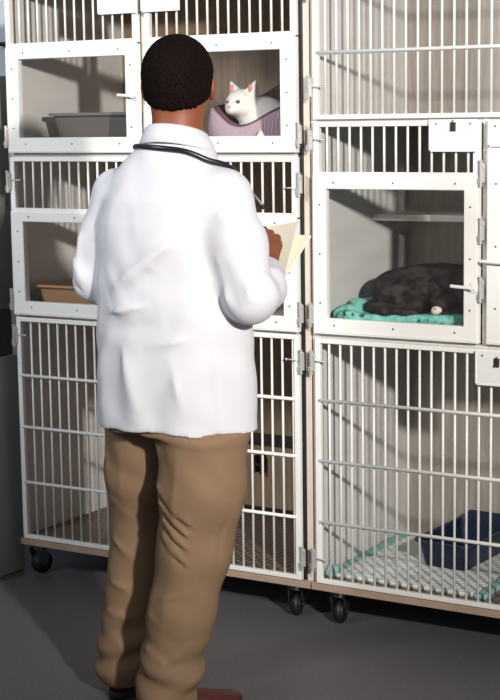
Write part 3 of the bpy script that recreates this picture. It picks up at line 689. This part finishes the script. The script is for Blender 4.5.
# hair
F = Field((HC.x-0.13, HC.y-0.14, HC.z-0.14), (HC.x+0.13, HC.y+0.14, HC.z+0.13), 0.0030)
F.ell(hp(0, -0.014, 0.008), (0.088, 0.101, 0.096), HR, k=0.02); F.ell(hp(0, -0.030, -0.040), (0.070, 0.068, 0.062), HR, k=0.03)
X, Y, Z = F.grid(); R0 = np.array(HR)
lx = (X-HC.x)*R0[0, 0]+(Y-HC.y)*R0[1, 0]; ly = (X-HC.x)*R0[0, 1]+(Y-HC.y)*R0[1, 1]; lz = Z-HC.z
cutf = (ly*0.95 - 0.050) - np.maximum(0, lz-0.0)*0.62                 # face side
nz = np.sin(lx*210+2*np.sin(lz*170))*np.sin(lx*95+lz*140)+0.6*np.sin(lx*430+ly*300)
nape = (-0.079 - lz) + np.maximum(0, ly+0.055)*0.30 + 0.0028*nz + 3.0*lx*lx               # nape line
side_ = np.minimum(ly+0.012, -(lz-0.010))                      # around the ears
F.d = np.maximum(np.maximum(np.maximum(F.d, cutf), nape), np.minimum(side_, 0.02)+0.0*lx).astype(np.float32)
F.disp(lambda X, Y, Z: 0.0010*np.sin(X*520+np.sin(Z*300))*np.sin(Y*480+np.sin(X*260))*np.sin(Z*500))
field_obj(F, 'hair', M['hair'], man, 0)
# lab coat
rs = np.random.RandomState(7)
def coat_field(h, lo, hi):
    F = Field(lo, hi, h)
    F.loft([(0.748, 0.046, -0.790, 0.208, 0.150), (0.86, 0.044, -0.790, 0.208, 0.148), (1.00, 0.040, -0.790, 0.206, 0.143), (1.12, 0.036, -0.790, 0.198, 0.138),
            (1.25, 0.036, -0.792, 0.192, 0.132), (1.31, 0.038, -0.794, 0.182, 0.122), (1.355, 0.040, -0.795, 0.158, 0.106), (1.395, 0.044, -0.793, 0.126, 0.092), (1.43, 0.050, -0.790, 0.096, 0.080), (1.458, 0.054, -0.786, 0.078, 0.070)], 0.012, 2.15)
    F.chain([(0.200, -0.80, 1.315, 0.068), (0.248, -0.820, 1.205, 0.062), (0.290, -0.832, 1.082, 0.059)], 0.035)
    F.chain([(0.292, -0.832, 1.082, 0.061), (0.272, -0.755, 1.098, 0.058), (0.228, -0.655, 1.118, 0.047)], 0.016)
    F.chain([(-0.122, -0.785, 1.315, 0.066), (-0.160, -0.790, 1.205, 0.062), (-0.186, -0.800, 1.105, 0.057)], 0.035)
    F.chain([(-0.186, -0.800, 1.105, 0.057), (-0.12, -0.71, 1.10, 0.056), (-0.045, -0.63, 1.10, 0.045)], 0.016)
    X, Y, Z = F.grid(); g = np.zeros(F.d.shape, np.float32)
    def r(a, b, wd, amp): g.__iadd__(ridge(X, Y, Z, a, b, wd, amp*1.9))
    # long soft folds down the back, in metres on the back surface
    r((0.175, -0.93, 1.245), (-0.06, -0.94, 1.085), 0.022, 0.010); r((0.17, -0.93, 1.20), (0.02, -0.94, 1.085), 0.016, -0.007)
    r((-0.10, -0.94, 1.03), (0.07, -0.945, 1.065), 0.017, 0.009); r((-0.07, -0.94, 0.995), (0.10, -0.94, 1.02), 0.014, -0.006)
    r((0.12, -0.945, 1.02), (0.21, -0.92, 1.06), 0.014, 0.007); r((-0.13, -0.93, 1.11), (-0.05, -0.94, 1.03), 0.018, 0.006)
    r((-0.04, -0.93, 1.36), (-0.09, -0.93, 1.18), 0.022, 0.005); r((0.14, -0.92, 1.36), (0.17, -0.93, 1.26), 0.018, -0.005)
    r((-0.02, -0.94, 0.97), (0.03, -0.94, 0.80), 0.020, 0.006); r((0.12, -0.94, 0.95), (0.16, -0.94, 0.78), 0.020, 0.005); r((-0.11, -0.93, 0.95), (-0.12, -0.92, 0.78), 0.022, 0.005)
    r((-0.135, -0.92, 1.20), (-0.03, -0.94, 1.10), 0.016, 0.004); r((0.06, -0.94, 1.16), (0.15, -0.935, 1.10), 0.014, 0.004)
    r((-0.12, -0.935, 0.95), (0.02, -0.945, 0.985), 0.013, 0.004); r((0.05, -0.945, 0.96), (0.19, -0.92, 0.99), 0.013, 0.004)
    r((0.214, -0.88, 0.98), (0.222, -0.87, 0.77), 0.007, -0.003); r((0.0, -0.93, 1.39), (0.03, -0.94, 1.20), 0.020, 0.003)
    # armholes
    r((0.168, -0.90, 1.37), (0.185, -0.92, 1.24), 0.010, -0.006); r((0.185, -0.92, 1.24), (0.195, -0.92, 1.12), 0.012, -0.008)
    r((-0.118, -0.88, 1.37), (-0.140, -0.88, 1.22), 0.010, -0.005); r((-0.140, -0.88, 1.22), (-0.145, -0.88, 1.10), 0.012, -0.008)
    # right sleeve: wraps at the bent elbow
    r((0.225, -0.90, 1.19), (0.262, -0.905, 1.05), 0.013, 0.010); r((0.245, -0.90, 1.17), (0.295, -0.905, 1.05), 0.010, -0.007)
    r((0.30, -0.90, 1.20), (0.325, -0.895, 1.07), 0.013, 0.006); r((0.335, -0.86, 1.16), (0.345, -0.80, 1.07), 0.012, 0.006)
    r((0.33, -0.80, 1.12), (0.27, -0.72, 1.16), 0.010, -0.006); r((0.22, -0.87, 1.28), (0.29, -0.88, 1.24), 0.015, 0.005)
    r((-0.225, -0.85, 1.17), (-0.18, -0.86, 1.10), 0.012, 0.008); r((-0.24, -0.82, 1.13), (-0.19, -0.86, 1.07), 0.010, -0.005); r((-0.19, -0.86, 1.23), (-0.21, -0.85, 1.13), 0.012, 0.006)
    g += 0.0022*np.sin(X*38+2.3*np.sin(Z*17))*np.sin(Z*23+1.4*np.sin(X*25)+Y*20)
    g += 0.004*np.sin(np.arctan2(Y+0.79, X-0.04)*7+1)*np.clip((1.0-Z)/0.25, 0, 1)
    F.d -= g; return F
F = coat_field(0.0046, (-0.30, -0.99, 0.73), (0.40, -0.58, 1.49)); X, Y, Z = F.grid()
full = F.d.copy()
inner = full + 0.009
open_ = np.minimum(inner, 99)
F.d = np.maximum(full, -np.maximum(inner, Z-0.98)).astype(np.float32)       # hollow below the waist
hemz = 0.750 + 0.004*np.sin(X*22)
F.d = np.maximum(F.d, hemz-Z)
# open cuffs
for c, dr in (((0.228, -0.655, 1.118), Vector((-0.04, 0.10, 0.02))), ((-0.045, -0.63, 1.10), Vector((0.075, 0.08, 0)))):
    n = dr.normalized(); pl = (X-c[0])*n.x+(Y-c[1])*n.y+(Z-c[2])*n.z - 0.012
    near = ((X-c[0])**2+(Y-c[1])**2+(Z-c[2])**2) < 0.10**2
    F.d = np.where(near, np.maximum(F.d, pl), F.d)
F.d = F.d.astype(np.float32)
coat = field_obj(F, 'lab_coat', M['coat'], man, 1)
# stitched seams on the coat hem line: narrow raised hem
# collar
def collar():
    bm = bmesh.new(); n = 72; rings = []
    cx, cy = 0.056, -0.783
    for i in range(n+1):
        a = -PI/2 + (i/n-0.5)*2*PI*0.90; ca, sa = math.cos(a), math.sin(a)
        bk = (1-sa)/2      # 1 at the back, 0 in front
        zt = 1.452+0.040*bk; 
        prof = [(0.066, zt-0.045), (0.067, zt-0.003), (0.0705, zt), (0.075, zt-0.004), (0.083+0.004*(1-bk), zt-0.024), (0.091+0.006*(1-bk), zt-0.043-0.012*(1-bk)), (0.088, zt-0.046-0.012*(1-bk)), (0.076, zt-0.030)]
        rings.append([bm.verts.new((cx+r*ca*1.05, cy+r*sa*0.98, z)) for r, z in prof])
    for A_, B_ in zip(rings[:-1], rings[1:]):
        for j in range(8): bm.faces.new((A_[j], A_[(j+1) % 8], B_[(j+1) % 8], B_[j]))
    bm.faces.new(rings[0]); bm.faces.new(rings[-1][::-1])
    mb = MB(); mb.bm.free(); mb.bm = bm; return mb.build('collar', M['coat'], coat, smooth=True)
collar()
# trousers
F = Field((-0.29, -1.0, 0.005), (0.36, -0.62, 0.93), 0.0048)
F.loft([(0.74, 0.045, -0.80, 0.178, 0.125), (0.90, 0.045, -0.79, 0.165, 0.115), (0.92, 0.045, -0.79, 0.165, 0.115)], 0.03)
F.chain([(0.138, -0.812, 0.76, 0.112), (0.130, -0.812, 0.60, 0.103), (0.105, -0.815, 0.45, 0.090), (0.078, -0.838, 0.28, 0.080), (0.055, -0.862, 0.15, 0.070), (0.050, -0.870, 0.085, 0.074)], 0.03)
F.chain([(-0.062, -0.775, 0.76, 0.103), (-0.100, -0.735, 0.60, 0.098), (-0.127, -0.708, 0.45, 0.084), (-0.147, -0.715, 0.28, 0.076), (-0.166, -0.725, 0.15, 0.076), (-0.170, -0.728, 0.070, 0.082)], 0.018)
X, Y, Z = F.grid(); g = np.zeros(F.d.shape, np.float32)
def r(a, b, wd, amp): g.__iadd__(ridge(X, Y, Z, a, b, wd, amp*1.6))
# creases down the legs
r((0.130, -0.920, 0.720), (0.070, -0.940, 0.200), 0.016, 0.004); r((-0.083, -0.863, 0.700), (-0.161, -0.802, 0.200), 0.014, 0.005)
r((0.215, -0.860, 0.740), (0.135, -0.880, 0.220), 0.007, -0.003)
# pulls behind the right knee
for i, (z0, am) in enumerate(((0.60, 0.009), (0.565, 0.008), (0.53, 0.007), (0.49, 0.005))):
    r((0.035, -0.90, z0+0.03), (0.165, -0.915, z0-0.075), 0.0075, am); r((0.04, -0.90, z0+0.012), (0.165, -0.915, z0-0.092), 0.006, -0.8*am)
r((0.050, -0.890, 0.745), (0.030, -0.900, 0.600), 0.012, 0.008); r((0.060, -0.920, 0.740), (0.090, -0.925, 0.640), 0.016, -0.006)
r((-0.157, -0.816, 0.600), (-0.094, -0.815, 0.560), 0.010, 0.008); r((-0.164, -0.805, 0.560), (-0.086, -0.802, 0.500), 0.010, 0.006)
r((0.160, -0.910, 0.360), (0.030, -0.930, 0.330), 0.010, 0.004); r((-0.196, -0.792, 0.240), (-0.096, -0.802, 0.220), 0.010, 0.008)
r((-0.171, -0.802, 0.440), (-0.096, -0.782, 0.380), 0.010, 0.006); r((-0.186, -0.792, 0.320), (-0.106, -0.802, 0.300), 0.008, 0.006)
r((0.020, -0.920, 0.300), (0.130, -0.900, 0.240), 0.010, 0.006); r((0.000, -0.920, 0.220), (0.100, -0.940, 0.175), 0.011, 0.009); r((0.120, -0.910, 0.200), (0.030, -0.940, 0.145), 0.009, 0.007)
r((0.200, -0.880, 0.700), (0.235, -0.850, 0.600), 0.014, 0.004); r((0.100, -0.930, 0.710), (0.055, -0.920, 0.655), 0.010, 0.007); r((-0.148, -0.833, 0.700), (-0.147, -0.816, 0.600), 0.012, 0.005)
r((0.020, -0.900, 0.460), (0.025, -0.920, 0.260), 0.012, 0.005); r((-0.206, -0.772, 0.185), (-0.126, -0.812, 0.150), 0.010, 0.009)
r((0.232, -0.840, 0.740), (0.165, -0.860, 0.120), 0.006, -0.0035)
# stacked folds over the shoes
for cx, cy in ((0.053, -0.866), (-0.168, -0.727)):
    th = np.arctan2(Y-cy, X-cx); near = np.exp(-(((X-cx)**2+(Y-cy)**2)/0.13**2)**2)
    g += (near*np.exp(-((Z-0.13)/0.085)**2)*0.007*np.sin((Z*80)+2.6*np.sin(th*1.0+cx*20+0.6)+0.8)).astype(np.float32)
    g += (near*0.010*np.exp(-((Z-0.105-0.03*np.sin(th+0.7))/0.020)**2)).astype(np.float32)
g += 0.002*np.sin(X*45+2*np.sin(Z*20))*np.sin(Z*26+Y*30)
F.d -= g
rho = (np.abs((X-0.046)/0.190)**2.15+np.abs((Y+0.790)/0.131)**2.15)**(1/2.15)
F.d = np.maximum(F.d, (rho-1)*0.13-np.maximum(0, 0.765-Z)*0.8)
F.d = np.maximum(F.d, (np.where(X < -0.03, 0.020, 0.040)+0.02*np.clip((Y+0.86)/0.1, 0, 1))-Z)
full = F.d.copy(); F.d = np.maximum(full, -np.maximum(full+0.013, Z-0.16)).astype(np.float32)
field_obj(F, 'trousers', M['khaki'], man, 1)
# shoes
def shoe(heel, toe):
    heel, toe = Vector(heel), Vector(toe); f = (toe-heel).normalized(); L = (toe-heel).length; yaw = math.atan2(f.y, f.x); R = rotz(yaw)
    P = lambda a, b, z: tuple(heel + R @ Vector((a, b, 0)) + Vector((0, 0, z)))
    F = Field((min(heel.x, toe.x)-0.07, min(heel.y, toe.y)-0.07, 0.0), (max(heel.x, toe.x)+0.07, max(heel.y, toe.y)+0.07, 0.14), 0.0045)
    F.ell(P(0.045, 0, 0.050), (0.042, 0.034, 0.050), R, k=0.02); F.ell(P(L*0.45, 0, 0.042), (0.085, 0.037, 0.038), R, k=0.03)
    F.ell(P(L-0.065, 0.002, 0.036), (0.066, 0.043, 0.026), R, k=0.02); F.cone(P(0.06, 0, 0.06), P(0.075, 0, 0.10), 0.036, 0.038, 0.02)
    F.d = np.maximum(F.d, (0.020-F.ax[2])[None, None, :]); o = field_obj(F, 'shoe', M['shoe'], man, 1)
    F = Field((min(heel.x, toe.x)-0.07, min(heel.y, toe.y)-0.07, -0.01), (max(heel.x, toe.x)+0.07, max(heel.y, toe.y)+0.07, 0.04), 0.004)
    F.ell(P(0.045, 0, 0.012), (0.047, 0.037, 0.03), R, k=0.01); F.ell(P(L*0.5, 0, 0.012), (0.09, 0.036, 0.03), R, k=0.02); F.ell(P(L-0.065, 0.002, 0.012), (0.070, 0.046, 0.03), R, k=0.02)
    F.d = np.maximum(F.d, np.maximum(0.001-F.ax[2], F.ax[2]-0.022)[None, None, :]); field_obj(F, 'sole', M['sole'], o, 0)
    for i in range(3):
        a = 0.105+i*0.018; curve_tube([P(a, -0.020, 0.074-i*0.006), P(a+0.003, 0, 0.083-i*0.007), P(a, 0.020, 0.074-i*0.006)], 0.0022, 'lace', M['sole'], o)
shoe((0.012, -0.915, 0), (0.165, -0.700, 0)); shoe((-0.165, -0.800, 0), (-0.182, -0.535, 0))

# stethoscope: hung round the neck, projected on to the coat surface
CF = coat_field(0.010, (-0.30, -1.0, 0.95), (0.40, -0.56, 1.50))
def coat_d(p):
    i = [np.interp(p[k], CF.ax[k], np.arange(len(CF.ax[k]))) for k in range(3)]; i0 = [min(int(v), CF.d.shape[k]-2) for k, v in enumerate(i)]; f = [v-w_ for v, w_ in zip(i, i0)]; s_ = 0
    for a in (0, 1):
        for b_ in (0, 1):
            for c in (0, 1): s_ += (f[0] if a else 1-f[0])*(f[1] if b_ else 1-f[1])*(f[2] if c else 1-f[2])*CF.d[i0[0]+a, i0[1]+b_, i0[2]+c]
    return float(s_)
def on_coat(p, off):
    p = np.array(p, float)
    for _ in range(14):
        g = np.array([(coat_d(p+e)-coat_d(p-e))/0.012 for e in np.eye(3)*0.006]); n = g/(np.linalg.norm(g)+1e-6); p = p - n*(coat_d(p)-off)*0.8
    return tuple(p)
st = thing('stethoscope', 'black stethoscope hung round the neck over the white coat collar', 'stethoscope', (0.05, -0.80, 1.43))
back = [(-0.052, -0.765, 1.420), (-0.047, -0.810, 1.430), (-0.020, -0.855, 1.440), (0.030, -0.880, 1.440), (0.085, -0.890, 1.442), (0.130, -0.872, 1.436), (0.160, -0.850, 1.426), (0.180, -0.825, 1.412), (0.196, -0.790, 1.392), (0.206, -0.745, 1.360), (0.200, -0.715, 1.335)]
path = [on_coat(p, 0.0065) for p in [(-0.03, -0.66, 1.22), (-0.035, -0.665, 1.30), (-0.045, -0.70, 1.36), (-0.05, -0.73, 1.40)] + back]
curve_tube(path, 0.0070, 'tubing', M['steth'], st)
tip = path[-1]
curve_tube([tip, (0.205, -0.700, 1.330), (0.214, -0.685, 1.315), (0.228, -0.672, 1.290)], 0.0034, 'binaural_tube', M['silver'], st)
MB().sphere((0.229, -0.671, 1.286), 0.0065).build('ear_tip', M['steth'], st, smooth=True)
cp = on_coat((-0.03, -0.655, 1.20), 0.010)
MB().tube((cp[0], cp[1]-0.002, cp[2]), (cp[0], cp[1]+0.010, cp[2]), 0.021, seg=24).build('chest_piece', M['silver'], st)

# papers in his hands and the pen
def sheet(name, c0, c1, c2, c3, m, parent, bend=0.0, th=0.0012, n=14):
    """c0 bottom-left, c1 bottom-right, c2 top-right, c3 top-left"""
    c0, c1, c2, c3 = map(Vector, (c0, c1, c2, c3)); nrm = (c1-c0).cross(c3-c0).normalized(); bm = bmesh.new(); G = []
    for k in (0, 1):
        L = []
        for i in range(n+1):
            u = i/n; row = []
            for j in range(n+1):
                v = j/n; p = (c0*(1-u)+c1*u)*(1-v)+(c3*(1-u)+c2*u)*v + nrm*(bend*math.sin(u*PI)*1.0 + bend*0.8*u*u*v + k*th); row.append(bm.verts.new(p))
            L.append(row)
        G.append(L)
    for i in range(n):
        for j in range(n):
            bm.faces.new((G[0][i][j], G[0][i][j+1], G[0][i+1][j+1], G[0][i+1][j])); bm.faces.new((G[1][i][j], G[1][i+1][j], G[1][i+1][j+1], G[1][i][j+1]))
        bm.faces.new((G[0][i][0], G[0][i+1][0], G[1][i+1][0], G[1][i][0])); bm.faces.new((G[0][i][n], G[1][i][n], G[1][i+1][n], G[0][i+1][n]))
        bm.faces.new((G[0][0][i], G[1][0][i], G[1][0][i+1], G[0][0][i+1])); bm.faces.new((G[0][n][i], G[0][n][i+1], G[1][n][i+1], G[1][n][i]))
    mb = MB(); mb.bm.free(); mb.bm = bm; return mb.build(name, m, parent, smooth=False)
pp = thing('paper_chart', 'open cream paper chart held in his right hand at chest height', 'papers', (0.15, -0.50, 1.1))
sheet('top_page', (0.045, -0.560, 1.085), (0.222, -0.552, 1.115), (0.190, -0.430, 1.238), (0.035, -0.440, 1.215), M['paper'], pp, -0.006)
sheet('back_page', (0.050, -0.552, 1.078), (0.226, -0.548, 1.108), (0.222, -0.410, 1.190), (0.045, -0.425, 1.190), M['paper'], pp, 0.008, 0.004)
pn = thing('pen', 'slim white pen held between the fingers of his right hand', 'pen', (0.15, -0.53, 1.2))
MB().tube((0.118, -0.515, 1.170), (0.162, -0.598, 1.230), 0.004, seg=10).build('barrel', M['card'], pn, smooth=True)
MB().tube((0.118, -0.515, 1.170), (0.110, -0.504, 1.162), 0.0036, 0.001, seg=10).build('tip', M['silver'], pn, smooth=True)
